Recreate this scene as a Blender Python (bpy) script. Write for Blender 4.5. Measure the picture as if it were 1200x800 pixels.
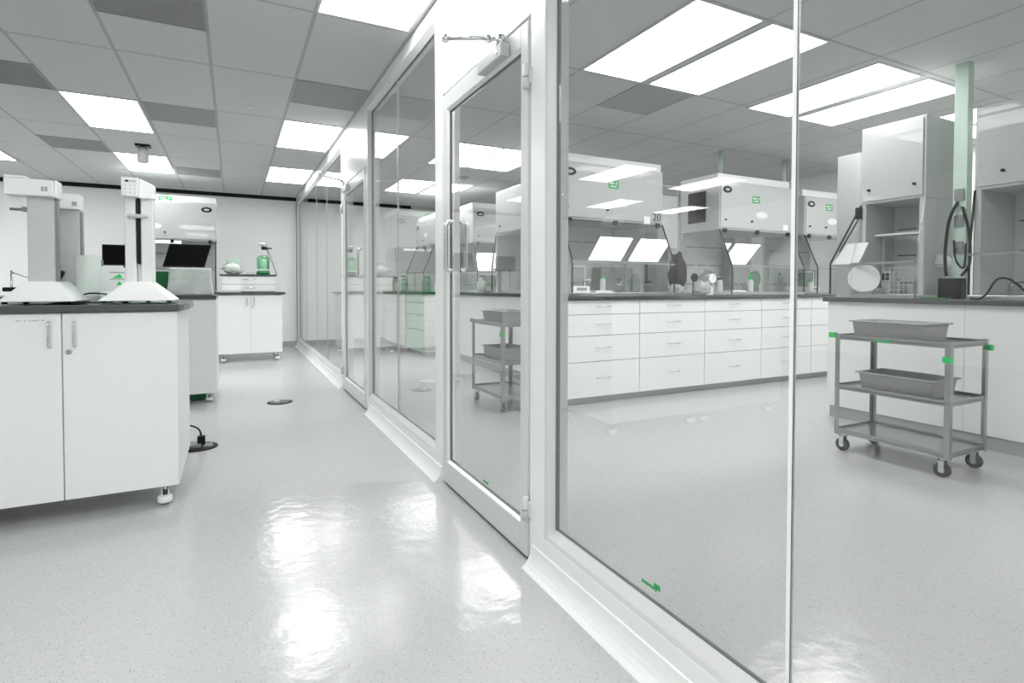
import bpy, bmesh, math, random
from mathutils import Vector, Matrix
random.seed(7)
for o in list(bpy.data.objects): bpy.data.objects.remove(o, do_unlink=True)
S = bpy.context.scene
COL = S.collection
# ------------------------------------------------------------------ camera
def make_camera():
    f, yaw, pit, rol, cy, h = 640.5, 26.99, 1.304, 0.085, 350.6, 1.15
    a, b, r = map(math.radians, (yaw, pit, rol))
    F = Vector((math.sin(a)*math.cos(b), math.cos(a)*math.cos(b), -math.sin(b)))
    R = Vector((math.cos(a), -math.sin(a), 0)); U = R.cross(F)
    R2 = R*math.cos(r) + U*math.sin(r); U2 = -R*math.sin(r) + U*math.cos(r)
    cam = bpy.data.cameras.new('camera'); o = bpy.data.objects.new('camera', cam); COL.objects.link(o)
    cam.sensor_width = 36; cam.sensor_fit = 'HORIZONTAL'; cam.lens = f/1200*36
    cam.shift_y = -(400-cy)/1200; cam.clip_start = .02; cam.clip_end = 60
    m = Matrix((R2, U2, -F)).transposed().to_4x4(); m.translation = (0, 0, h)
    o.matrix_world = m
    S.camera = o
make_camera()
# ------------------------------------------------------------------ light and exposure
LIGHT = 10.4            # radiance of the ceiling panels
S.view_settings.view_transform = 'Standard'; S.view_settings.look = 'None'
S.view_settings.gamma = 1; S.view_settings.use_curve_mapping = False
S.view_settings.exposure = 0.05
w = bpy.data.worlds.new('world'); S.world = w; w.use_nodes = True
w.node_tree.nodes['Background'].inputs[0].default_value = (.9, 1, .95, 1)
w.node_tree.nodes['Background'].inputs[1].default_value = .05
S.cycles.transparent_max_bounces = 48
S.cycles.max_bounces = 12; S.cycles.diffuse_bounces = 6; S.cycles.glossy_bounces = 6
S.cycles.caustics_reflective = False; S.cycles.caustics_refractive = False
S.cycles.sample_clamp_indirect = 6
S.cycles.use_denoising = True
# ------------------------------------------------------------------ materials
def nmat(name):
    m = bpy.data.materials.new(name); m.use_nodes = True
    nt = m.node_tree; b = nt.nodes['Principled BSDF']; return m, nt, b
def N(nt, t, **kw):
    n = nt.nodes.new(t)
    for k, v in kw.items(): setattr(n, k, v)
    return n
def mat(name, col, rough=.4, metal=0, noise=.03, scale=30, bump=0, coat=0, spec=.5, alpha=1):
    m, nt, b = nmat(name)
    tc = N(nt, 'ShaderNodeTexCoord'); no = N(nt, 'ShaderNodeTexNoise'); no.inputs['Scale'].default_value = scale
    nt.links.new(tc.outputs['Object'], no.inputs['Vector'])
    mx = N(nt, 'ShaderNodeMix', data_type='RGBA')
    mx.inputs[6].default_value = tuple(max(0, c*(1-noise)) for c in col)+(1,)
    mx.inputs[7].default_value = tuple(min(1, c*(1+noise)) for c in col)+(1,)
    nt.links.new(no.outputs['Fac'], mx.inputs[0]); nt.links.new(mx.outputs[2], b.inputs['Base Color'])
    b.inputs['Roughness'].default_value = rough; b.inputs['Metallic'].default_value = metal
    b.inputs['Coat Weight'].default_value = coat; b.inputs['Coat Roughness'].default_value = .02
    b.inputs['Specular IOR Level'].default_value = spec
    if bump:
        bp = N(nt, 'ShaderNodeBump'); bp.inputs['Strength'].default_value = bump; bp.inputs['Distance'].default_value = .01
        nt.links.new(no.outputs['Fac'], bp.inputs['Height']); nt.links.new(bp.outputs[0], b.inputs['Normal'])
    return m
def pane_mat(name, tint, ior=1.5, milky=0, rough=0.0):
    """clear sheet: what is behind it plus its mirror reflection by Fresnel"""
    m = bpy.data.materials.new(name); m.use_nodes = True; nt = m.node_tree
    nt.nodes.remove(nt.nodes['Principled BSDF']); out = nt.nodes['Material Output']
    tr = N(nt, 'ShaderNodeBsdfTransparent'); tr.inputs[0].default_value = tint+(1,)
    gl = N(nt, 'ShaderNodeBsdfGlossy'); gl.inputs['Roughness'].default_value = rough; gl.inputs[0].default_value = (1, 1, 1, 1)
    fr = N(nt, 'ShaderNodeFresnel'); fr.inputs['IOR'].default_value = ior
    ge = N(nt, 'ShaderNodeNewGeometry'); mr0 = N(nt, 'ShaderNodeMapRange')   # same reflectance on both faces of the sheet
    mr0.inputs[3].default_value = ior; mr0.inputs[4].default_value = 1/ior
    nt.links.new(ge.outputs['Backfacing'], mr0.inputs[0]); nt.links.new(mr0.outputs[0], fr.inputs['IOR'])
    mx = N(nt, 'ShaderNodeMixShader')
    nt.links.new(fr.outputs[0], mx.inputs[0]); nt.links.new(gl.outputs[0], mx.inputs[2])
    if milky:
        df = N(nt, 'ShaderNodeBsdfDiffuse'); df.inputs[0].default_value = (.85, .9, .87, 1)
        no = N(nt, 'ShaderNodeTexNoise'); no.inputs['Scale'].default_value = 2.5
        mr = N(nt, 'ShaderNodeMapRange'); mr.inputs[3].default_value = milky*.5; mr.inputs[4].default_value = min(1, milky*1.5)
        m2 = N(nt, 'ShaderNodeMixShader'); nt.links.new(no.outputs['Fac'], mr.inputs[0]); nt.links.new(mr.outputs[0], m2.inputs[0])
        nt.links.new(tr.outputs[0], m2.inputs[1]); nt.links.new(df.outputs[0], m2.inputs[2]); nt.links.new(m2.outputs[0], mx.inputs[1])
    else: nt.links.new(tr.outputs[0], mx.inputs[1])
    nt.links.new(mx.outputs[0], out.inputs[0]); return m
def emit_mat(name, strength):
    m, nt, b = nmat(name)
    b.inputs['Base Color'].default_value = (.9, .9, .9, 1); b.inputs['Emission Color'].default_value = (1, 1, .995, 1)
    b.inputs['Emission Strength'].default_value = strength; return m
def floor_mat():
    m, nt, b = nmat('speckled vinyl'); tc = N(nt, 'ShaderNodeTexCoord')
    def layer(scale, lo, hi):
        v = N(nt, 'ShaderNodeTexVoronoi'); v.inputs['Scale'].default_value = scale
        nt.links.new(tc.outputs['Object'], v.inputs['Vector'])
        r = N(nt, 'ShaderNodeMapRange'); r.inputs[1].default_value = lo; r.inputs[2].default_value = hi
        r.inputs[3].default_value = 1; r.inputs[4].default_value = 0
        nt.links.new(v.outputs['Distance'], r.inputs[0])
        h = N(nt, 'ShaderNodeSeparateColor'); nt.links.new(v.outputs['Color'], h.inputs[0])
        g = N(nt, 'ShaderNodeMath', operation='GREATER_THAN'); g.inputs[1].default_value = .55; nt.links.new(h.outputs[0], g.inputs[0])
        q = N(nt, 'ShaderNodeMath', operation='MULTIPLY'); nt.links.new(r.outputs[0], q.inputs[0]); nt.links.new(g.outputs[0], q.inputs[1])
        return q.outputs[0]
    c = (.53, .541, .535, 1)
    prev = None
    for sc, lo, hi, colr, k in ((95, .18, .32, (.28, .29, .285, 1), .62), (70, .12, .3, (.80, .81, .805, 1), .3), (200, .2, .4, (.40, .415, .408, 1), .5)):
        f = layer(sc, lo, hi); mu = N(nt, 'ShaderNodeMath', operation='MULTIPLY'); mu.inputs[1].default_value = k
        nt.links.new(f, mu.inputs[0]); mx = N(nt, 'ShaderNodeMix', data_type='RGBA')
        nt.links.new(mu.outputs[0], mx.inputs[0])
        if prev is None: mx.inputs[6].default_value = c
        else: nt.links.new(prev, mx.inputs[6])
        mx.inputs[7].default_value = colr; prev = mx.outputs[2]
    nt.links.new(prev, b.inputs['Base Color'])
    no = N(nt, 'ShaderNodeTexNoise'); no.inputs['Scale'].default_value = 5; nt.links.new(tc.outputs['Object'], no.inputs['Vector'])
    r = N(nt, 'ShaderNodeMapRange'); r.inputs[3].default_value = .12; r.inputs[4].default_value = .20
    nt.links.new(no.outputs['Fac'], r.inputs[0]); nt.links.new(r.outputs[0], b.inputs['Roughness'])
    bp = N(nt, 'ShaderNodeBump'); bp.inputs['Strength'].default_value = .2; bp.inputs['Distance'].default_value = .01
    n2 = N(nt, 'ShaderNodeTexNoise'); n2.inputs['Scale'].default_value = 14; n2.inputs['Detail'].default_value = 3; nt.links.new(tc.outputs['Object'], n2.inputs['Vector'])
    nt.links.new(n2.outputs['Fac'], bp.inputs['Height']); nt.links.new(bp.outputs[0], b.inputs['Normal'])
    b.inputs['Specular IOR Level'].default_value = .5
    return m
def ceiling_mat(name, x0, y0):
    m, nt, b = nmat(name); tc = N(nt, 'ShaderNodeTexCoord'); sp = N(nt, 'ShaderNodeSeparateXYZ')
    nt.links.new(tc.outputs['Object'], sp.inputs[0])
    def line(out, off, per, half):
        a = N(nt, 'ShaderNodeMath', operation='SUBTRACT'); a.inputs[1].default_value = off-per*50; nt.links.new(out, a.inputs[0])
        d = N(nt, 'ShaderNodeMath', operation='DIVIDE'); d.inputs[1].default_value = per; nt.links.new(a.outputs[0], d.inputs[0])
        f = N(nt, 'ShaderNodeMath', operation='FRACT'); nt.links.new(d.outputs[0], f.inputs[0])
        s = N(nt, 'ShaderNodeMath', operation='SUBTRACT'); s.inputs[1].default_value = .5; nt.links.new(f.outputs[0], s.inputs[0])
        q = N(nt, 'ShaderNodeMath', operation='ABSOLUTE'); nt.links.new(s.outputs[0], q.inputs[0])
        g = N(nt, 'ShaderNodeMath', operation='GREATER_THAN'); g.inputs[1].default_value = .5-half/per; nt.links.new(q.outputs[0], g.inputs[0])
        return g.outputs[0]
    mm = N(nt, 'ShaderNodeMath', operation='MAXIMUM')
    nt.links.new(line(sp.outputs[0], x0, .61, .012), mm.inputs[0]); nt.links.new(line(sp.outputs[1], y0, 1.22, .012), mm.inputs[1])
    no = N(nt, 'ShaderNodeTexNoise'); no.inputs['Scale'].default_value = 55; no.inputs['Detail'].default_value = 5
    nt.links.new(tc.outputs['Object'], no.inputs['Vector'])
    rp = N(nt, 'ShaderNodeMix', data_type='RGBA'); rp.inputs[6].default_value = (.57, .58, .575, 1); rp.inputs[7].default_value = (.66, .67, .665, 1)
    nt.links.new(no.outputs['Fac'], rp.inputs[0])
    mx = N(nt, 'ShaderNodeMix', data_type='RGBA'); mx.inputs[7].default_value = (.44, .45, .445, 1)
    nt.links.new(mm.outputs[0], mx.inputs[0]); nt.links.new(rp.outputs[2], mx.inputs[6]); nt.links.new(mx.outputs[2], b.inputs['Base Color'])
    bp = N(nt, 'ShaderNodeBump'); bp.inputs['Strength'].default_value = .2; bp.inputs['Distance'].default_value = .004
    nt.links.new(no.outputs['Fac'], bp.inputs['Height']); nt.links.new(bp.outputs[0], b.inputs['Normal'])
    b.inputs['Roughness'].default_value = .85
    return m
M = dict(
 floor=floor_mat(), ceilL=ceiling_mat('ceiling tiles', -.75, 4.84), ceilR=ceiling_mat('ceiling tiles east', 2.44, 3.62),
 wall=mat('white wall paint', (.91, .917, .912), .5, bump=.02),
 frame=mat('white powder coat', (.88, .89, .885), .22, noise=.01),
 bead=mat('pale grey glazing bead', (.68, .69, .685), .3),
 seal=mat('dark glazing seal', (.16, .17, .165), .5),
 joint=mat('translucent glass joint', (.93, .95, .94), .25),
 cove=mat('white cove base', (.88, .89, .885), .35),
 base=mat('grey vinyl skirting', (.42, .43, .425), .45),
 lam=mat('white laminate', (.89, .905, .893), .3, noise=.01),
 lam2=mat('white laminate carcass', (.80, .815, .805), .35),
 gap=mat('dark shadow gap', (.03, .03, .03), .8),
 epoxy=mat('dark epoxy resin', (.075, .085, .08), .25, noise=.1),
 steel=mat('brushed stainless steel', (.42, .44, .43), .30, 1, noise=.06, scale=60),
 chrome=mat('satin chrome', (.72, .74, .73), .2, 1),
 black=mat('black plastic', (.008, .008, .008), .45, spec=.25),
 rubber=mat('grey rubber', (.06, .062, .06), .7),
 inst=mat('off white instrument plastic', (.84, .855, .845), .35),
 instg=mat('pale grey instrument plastic', (.60, .615, .605), .4),
 instd=mat('mid grey plastic', (.25, .27, .26), .45),
 bright=mat('bright white enamel', (.93, .95, .94), .3, noise=.0),
 hood=mat('painted hood steel', (.50, .52, .508), .25, noise=.01),
 hoodcap=mat('pale hood top', (.78, .81, .79), .3),
 liner=mat('light grey hood liner', (.66, .67, .665), .35),
 slot=mat('dark baffle slot', (.06, .065, .06), .7),
 tub=mat('grey polyethylene tub', (.40, .41, .405), .4),
 green=mat('deep green plastic', (.0, .16, .04), .35),
 tape=mat('bright green tape', (.01, .62, .14), .45),
 sticker=mat('green sticker', (.02, .36, .10), .45),
 pgreen=mat('pale green enamel', (.60, .76, .67), .35),
 wprint=mat('white print', (.8, .85, .82), .6), dprint=mat('dark print', (.05, .055, .05), .6),
 paper=mat('white paper', (.88, .9, .89), .7),
 glass=pane_mat('clear partition glass', (.93, .93, .93), 1.5),
 sash=pane_mat('reflective sash glass', (.84, .85, .845), 1.85),
 acry=pane_mat('clear acrylic', (.94, .95, .945), 1.45),
 gware=pane_mat('laboratory glassware', (.78, .82, .80), 1.6),
 bag=pane_mat('milky polythene', (.93, .96, .94), 1.45, .45, .15),
 bag2=pane_mat('milky green polythene', (.84, .92, .87), 1.45, .68, .25),
 duct=mat('grey duct paint', (.34, .355, .345), .5),
 lamp=emit_mat('lit diffuser', LIGHT),
 vent=mat('grey perforated vent', (.33, .34, .335), .6, noise=.25, scale=260),
 vent2=mat('pale perforated vent', (.45, .46, .455), .6, noise=.2, scale=260),
)
# ------------------------------------------------------------------ mesh helpers
class MB:
    def __init__(s): s.bm = bmesh.new(); s.mi = 0; s.T = Matrix()
    def _v(s, p): return s.bm.verts.new(s.T @ Vector(p))
    def _f(s, vs, smooth=False):
        try:
            f = s.bm.faces.new(vs); f.material_index = s.mi; f.smooth = smooth; return f
        except ValueError: return None
    def box(s, x0, y0, z0, x1, y1, z1):
        if x0 > x1: x0, x1 = x1, x0
        if y0 > y1: y0, y1 = y1, y0
        if z0 > z1: z0, z1 = z1, z0
        v = [s._v((x, y, z)) for z in (z0, z1) for y in (y0, y1) for x in (x0, x1)]
        for q in ((0, 2, 3, 1), (4, 5, 7, 6), (0, 1, 5, 4), (2, 6, 7, 3), (0, 4, 6, 2), (1, 3, 7, 5)): s._f([v[i] for i in q])
        return s
    def hexa(s, lo, hi):      # two quads, bottom then top
        a = [s._v(p) for p in lo]; b = [s._v(p) for p in hi]
        s._f(a[::-1]); s._f(b)
        for i in range(len(a)): j = (i+1) % len(a); s._f([a[i], a[j], b[j], b[i]])
        return s
    def prism(s, poly, axis, a, b):
        def p(u, v, w): return {'x': (w, u, v), 'y': (u, w, v), 'z': (u, v, w)}[axis]
        A = [s._v(p(u, v, a)) for u, v in poly]; B = [s._v(p(u, v, b)) for u, v in poly]
        s._f(A); s._f(B[::-1]); n = len(A)
        for i in range(n): s._f([A[i], B[i], B[(i+1) % n], A[(i+1) % n]])
        return s
    def tube(s, pts, r, n=10, caps=True):
        pts = [Vector(p) for p in pts]; rs = r if isinstance(r, (list, tuple)) else [r]*len(pts)
        rings = []; up = None
        for i, p in enumerate(pts):
            d = (pts[min(i+1, len(pts)-1)]-pts[max(i-1, 0)])
            if d.length < 1e-7: d = Vector((0, 0, 1))
            d.normalize()
            if up is None: up = d.orthogonal().normalized()
            else:
                up = up-d*up.dot(d)
                up = up.normalized() if up.length > 1e-5 else d.orthogonal().normalized()
            q = d.cross(up)
            rings.append([s._v(p+(up*math.cos(2*math.pi*k/n)+q*math.sin(2*math.pi*k/n))*rs[i]) for k in range(n)])
        for A, B in zip(rings, rings[1:]):
            for k in range(n): s._f([A[k], A[(k+1) % n], B[(k+1) % n], B[k]], True)
        if caps: s._f(rings[0][::-1]); s._f(rings[-1])
        return s
    def cyl(s, p0, p1, r, r1=None, n=20): return s.tube([p0, p1], [r, r if r1 is None else r1], n)
    def lathe(s, prof, c=(0, 0, 0), n=24, axis='z', sx=1, sy=1):
        rings = []
        for r, h in prof:
            ring = []
            for k in range(n):
                a = 2*math.pi*k/n; x, y = r*math.cos(a)*sx, r*math.sin(a)*sy
                p = {'z': (x, y, h), 'y': (x, h, y), 'x': (h, x, y)}[axis]
                ring.append(s._v((p[0]+c[0], p[1]+c[1], p[2]+c[2])))
            rings.append(ring)
        for A, B in zip(rings, rings[1:]):
            for k in range(n): s._f([A[k], A[(k+1) % n], B[(k+1) % n], B[k]], True)
        s._f(rings[0][::-1]); s._f(rings[-1]); return s
    def blob(s, c, rx, ry, rz, amp=.15, sub=3, seed=0):
        rnd = random.Random(seed); ph = [rnd.uniform(0, 6.28) for _ in range(6)]
        t = bmesh.ops.create_icosphere(s.bm, subdivisions=sub, radius=1)
        for v in t['verts']:
            p = v.co.copy(); k = 1+amp*(math.sin(5*p.x+ph[0])*math.cos(6*p.y+ph[1])+.6*math.sin(11*p.z+7*p.x+ph[2])+.4*math.sin(17*p.y+9*p.z+ph[3]))
            q = Vector((p.x*rx*k, p.y*ry*k, max(-.97, p.z)*rz*(k if p.z > -.3 else 1)))
            v.co = s.T @ (q+Vector(c))
        for f in s.bm.faces:
            if f.verts[0] in t['verts']: f.smooth = True; f.material_index = s.mi
        return s
    def build(s, name, mats, parent=None, bevel=0, label=None):
        bmesh.ops.recalc_face_normals(s.bm, faces=s.bm.faces)
        me = bpy.data.meshes.new(name); s.bm.to_mesh(me); s.bm.free()
        for m in (mats if isinstance(mats, (list, tuple)) else [mats]): me.materials.append(M[m] if isinstance(m, str) else m)
        o = bpy.data.objects.new(name, me); COL.objects.link(o)
        if parent is not None: o.parent = parent
        if bevel:
            b = o.modifiers.new('bevel', 'BEVEL'); b.width = bevel; b.segments = 2; b.limit_method = 'ANGLE'; b.angle_limit = .6
            b.harden_normals = False
        if label: o['label'] = label
        return o
def BX(*a): return MB().box(*a)
def tag(o, label, cat, group=None):
    o['label'] = label; o['category'] = cat
    if group: o['group'] = group
    return o
def thing(name, label, cat, loc=(0, 0, 0), rz=0, group=None):
    o = bpy.data.objects.new(name, None); COL.objects.link(o); o.location = loc; o.rotation_euler = (0, 0, rz)
    o.empty_display_size = .1
    return tag(o, label, cat, group)
def struct(name, mb, m, bevel=0, parent=None):
    o = mb.build(name, m, parent, bevel)
    if parent is None: o['kind'] = 'structure'
    return o
def sroot(name, loc=(0, 0, 0), rz=0):
    o = bpy.data.objects.new(name, None); COL.objects.link(o); o.location = loc; o.rotation_euler = (0, 0, rz); o['kind'] = 'structure'
    return o
def kids(o): return [c for c in bpy.data.objects if c.parent == o]
def dup(root, label, loc, rz=0):
    r = root.copy(); COL.objects.link(r); r.location = loc; r.rotation_euler = (0, 0, rz); r['label'] = label
    for ch in kids(root):
        c = ch.copy(); COL.objects.link(c); c.parent = r
        for g in kids(ch):
            d = g.copy(); COL.objects.link(d); d.parent = c
    return r
def text_mesh(txt, size, T, mb, depth=.001):
    cu = bpy.data.curves.new('t', 'FONT'); cu.body = txt; cu.size = size; cu.extrude = depth; cu.align_x = 'CENTER'; cu.align_y = 'CENTER'
    ob = bpy.data.objects.new('t', cu); me = bpy.data.meshes.new_from_object(ob)
    vs = [mb.bm.verts.new(T @ v.co) for v in me.vertices]
    for p in me.polygons:
        try: f = mb.bm.faces.new([vs[i] for i in p.vertices]); f.material_index = mb.mi
        except ValueError: pass
    bpy.data.objects.remove(ob); bpy.data.meshes.remove(me); bpy.data.curves.remove(cu)
H = 2.854
PX0, PX1 = 1.09, 1.20           # partition faces
YB = 11.3; XL, XR, YF = -7.3, 7.9, -3.5
# ------------------------------------------------------------------ room shell
struct('floor', BX(XL, YF, -.08, XR, YB, 0), 'floor')
struct('ceiling', BX(XL, YF, H, PX0+.05, YB, H+.08), 'ceilL')
struct('ceiling', BX(PX0+.05, YF, H, XR, YB, H+.08), 'ceilR')
struct('wall_back', BX(XL, YB, 0, XR, YB+.1, H), 'wall')
struct('wall_left', BX(XL-.1, YF, 0, XL, YB, H), 'wall')
struct('wall_right', BX(XR, YF, 0, XR+.1, YB, H), 'wall')
struct('wall_front', BX(XL, YF-.1, 0, XR, YF, H), 'wall')
struct('trim_back', BX(XL, YB-.02, H-.065, 3.35, YB, H), 'black')  # black strip painted in for the dark gap where the ceiling stops short
struct('baseboard_back', BX(XL, YB-.015, 0, XR, YB, .10), 'base')
struct('trim_corner', BX(PX0-.01, YB-.05, 0, PX0, YB-.015, H-.07), 'instd')
# ---- glazed partition
def jamb(n, y0, y1, z0=0, z1=H):
    struct('trim_%d' % n, BX(PX0, y0, z0, PX1, y1, z1), 'frame', .004)
jamb(1, 1.857, 1.975)
jamb(2, 3.035, 3.165)
jamb(3, 5.04, 5.11)
jamb(4, 6.285, 6.40)
jamb(5, 11.16, YB)
jamb(6, 1.975, 3.035, 2.262)          # panel over door 1
jamb(7, 5.11, 6.285, 2.262)           # panel over door 2
struct('wall_partition', BX(PX0, YF, 0, PX1, -1.55, H), 'wall')
def window(n, y0, y1, joints, z0=.205, z1=2.70):
    r = sroot('window_%d' % n, (0, 0, 0))
    a, b = y0, y1
    m = MB()      # sill rail and head rail
    m.box(PX0, a, 0.0, PX1, b, z0-.045); m.box(PX0, a, z1+.03, PX1, b, H)
    m.build('window_frame', 'frame', r, .004)
    m = MB()      # bevelled glazing bead: rises from the rail face back to the pane
    xg = PX0+.038
    m.prism([(PX0+.001, z0-.045), (PX0+.006, z0-.028), (xg-.006, z0), (xg+.012, z0), (PX1-.001, z0-.045)], 'y', a, b)
    m.prism([(PX0+.001, z1+.03), (PX0+.012, z1+.02), (xg-.004, z1), (xg+.012, z1), (PX1-.001, z1+.03)], 'y', a, b)
    for y, sgn in ((a, 1), (b, -1)):
        m.prism([(PX0+.001, y), (PX0+.006, y+sgn*.012), (xg-.006, y+sgn*.03), (xg+.012, y+sgn*.03), (PX1-.001, y)], 'z', z0-.045, z1+.03)
    m.build('glazing_bead', 'bead', r)
    m = MB()
    m.box(xg-.0005, a+.03, z0, xg+.009, b-.03, z0+.0055); m.box(xg-.003, a+.03, z1-.006, xg+.011, b-.03, z1)
    m.box(xg-.003, a+.03, z0, xg+.011, a+.037, z1); m.box(xg-.003, b-.037, z0, xg+.011, b-.03, z1)
    m.build('seal', 'seal', r)
    ys = [a+.037]+joints+[b-.037]
    for p, q in zip(ys, ys[1:]):
        BX(xg, p+.005, z0+.006, xg+.008, q-.005, z1-.006).build('glass_pane', 'glass', r)
    for y in joints:
        m = MB(); m.box(xg-.001, y-.005, z0, xg+.009, y+.0055, z1); m.mi = 1; m.box(xg-.0012, y-.0062, z0, xg+.001, y-.005, z1)
        m.build('glass_joint', ['joint', 'seal'], r)
    return r
w1 = window(1, -1.55, 1.857, [-.2, .815], z0=.192)
window(2, 3.165, 5.04, [4.152], z0=.178, z1=2.725)
window(3, 6.40, 11.16, [7.74, 8.76, 10.07], z0=.165)
# tiny green etched mark in the corner of the near pane (illegible in the photograph)
m = MB()
for k in range(7): m.box(PX0+.036, 1.25+k*.010, .232+.0015*(k % 2), PX0+.0375, 1.257+k*.010, .243)
m.box(PX0+.036, 1.236, .240, PX0+.0375, 1.262, .256)
m.build('etched_mark', 'sticker', w1, label='small green mark printed low on the near pane')
# ---- cove base along the partition (left room side)
def cove(n, y0, y1):
    P = [(PX0-.0005, 0)]+[(PX0-.048+.047*math.sin(t)**1.0, .088*(1-math.cos(t))) for t in [i*math.pi/2/8 for i in range(9)]]
    P = [(PX0, 0), (PX0-.05, 0), (PX0-.045, .004), (PX0-.033, .012), (PX0-.021, .026), (PX0-.012, .045), (PX0-.007, .066), (PX0-.005, .086), (PX0, .088)]
    struct('baseboard_%d' % n, MB().prism(P, 'y', y0, y1), 'cove')
cove(1, YF, 1.955); cove(2, 3.05, 4.99); cove(3, 6.33, YB-.016)
struct('baseboard_right', BX(PX1, 3.05, 0, PX1+.012, 5.1, .09), 'base')
# ---- doors
ARM = {1: (.865, 2.37, 2.275), 2: (.79, 5.84, 2.28)}
def door(n, yh, yl):            # yh hinge side, yl latch side
    sg = 1 if yl > yh else -1
    r = sroot('door_%d' % n)
    z0, z1 = .018, 2.245; x0, x1 = PX0-.004, PX0+.046
    st, tr, br = .062, .10, .155
    g = .006*sg; A, B = yh+g, yl-g
    m = MB()
    m.box(x0, A, z0, x1, A+sg*st, z1); m.box(x0, B-sg*st, z0, x1, B, z1)
    m.box(x0, A+sg*st, z0, x1, B-sg*st, br-.012); m.box(x0, A+sg*st, z1-tr+.012, x1, B-sg*st, z1)
    m.build('leaf_frame', 'door', r, .003)
    m = MB()
    ya, yb = sorted((A+sg*st, B-sg*st))
    m.prism([(x0+.001, br-.012), (x0+.014, br), (x0+.03, br), (x1-.001, br-.012)], 'y', ya, yb)
    m.prism([(x0+.001, z1-tr+.012), (x0+.014, z1-tr), (x0+.03, z1-tr), (x1-.001, z1-tr+.012)], 'y', ya, yb)
    for y, q in ((ya, 1), (yb, -1)):
        m.prism([(x0+.001, y), (x0+.014, y+q*.014), (x0+.03, y+q*.014), (x1-.001, y)], 'z', br-.012, z1-tr+.012)
    m.build('glazing_bead', 'frame', r)
    m = MB()
    for y, q in ((ya+.014, 1), (yb-.014, -1)): m.box(x0+.015, y, br, x0+.029, y+q*.004, z1-tr)
    m.box(x0+.015, ya+.014, z1-tr-.004, x0+.029, yb-.014, z1-tr); m.box(x0+.015, ya+.014, br, x0+.029, yb-.014, br+.004)
    m.build('seal', 'seal', r)
    BX(x0+.018, ya+.018, br+.004, x0+.026, yb-.018, z1-tr-.004).build('glass_pane', 'glass', r)
    BX(x0+.008, min(A, B)+.01, .002, x1-.008, max(A, B)-.01, z0+.001).build('door_sweep', 'seal', r)
    # back to back pull: one rounded loop through the latch stile
    yc = B-sg*(.150 if n == 1 else .16); zc, hh = 1.375, .135
    for q in (-1, 1):
        xb = x0 if q < 0 else x1; e = xb+q*.036; R = .024
        pts = [(xb, yc, zc-hh)]+[(e-q*R+q*R*math.sin(t), yc, zc-hh+R-R*math.cos(t)) for t in [i*math.pi/2/5 for i in range(6)]]
        pts += [(e-q*R+q*R*math.cos(t), yc, zc+hh-R+R*math.sin(t)) for t in [i*math.pi/2/5 for i in range(6)]]+[(xb, yc, zc+hh)]
        MB().tube(pts, .0125, 12).build('door_handle', 'chrome', r)
    # hinges
    for z in (2.01, .228):
        m = MB(); m.cyl((x0-.012, yh, z-.048), (x0-.012, yh, z+.048), .0135); m.mi = 1
        m.cyl((x0-.012, yh, z-.006), (x0-.012, yh, z-.001), .0142); m.mi = 0
        m.box(x0-.012, yh, z-.03, x0+.001, yh+sg*.035, z+.03); m.box(x0-.008, yh-sg*.028, z-.03, PX0+.001, yh, z+.03)
        m.build('hinge', ['bead', 'instd'], r)
    # closer
    cy0, cy1 = yh+sg*.17, yh+sg*.43
    m = MB(); m.box(x0-.045, cy0, 2.155, x0, cy1, 2.215); m.build('door_closer', 'closer', r, .006)
    c = kids(r)[-1]
    ya_ = cy0+sg*.05
    m = MB(); m.cyl((x0-.022, ya_, 2.215), (x0-.022, ya_, 2.262), .020); m.cyl((x0-.048, ya_, 2.185), (x0-.03, ya_, 2.185), .014)
    m.tube([(x0-.022, ya_, 2.255), (x0-.055, ya_+sg*.06, 2.262)], .013, 8); m.cyl((x0-.055, ya_+sg*.06, 2.25), (x0-.055, ya_+sg*.06, 2.278), .017)
    m.build('closer_spindle', 'chrome', c)
    tip = Vector(ARM[n])
    m = MB(); m.tube([(x0-.055, ya_+sg*.06, 2.27), tip], .0105, 8); m.cyl(tip+Vector((0, 0, -.014)), tip+Vector((0, 0, .016)), .015)
    m.build('closer_arm', 'chrome', c)
    return r
M['door'] = mat('pale grey door aluminium', (.66, .69, .675), .3, noise=.01)
M['closer'] = mat('silver grey closer', (.55, .57, .56), .35, .3)
d1 = door(1, 1.985, 3.025)
door(2, 6.275, 5.12)
m = MB()
for k in range(5): m.box(PX0+.012, 2.42+k*.012, .180, PX0+.0135, 2.428+k*.012, .190)
m.build('etched_mark', 'sticker', d1, label='tiny green mark printed low on the door pane')
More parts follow.
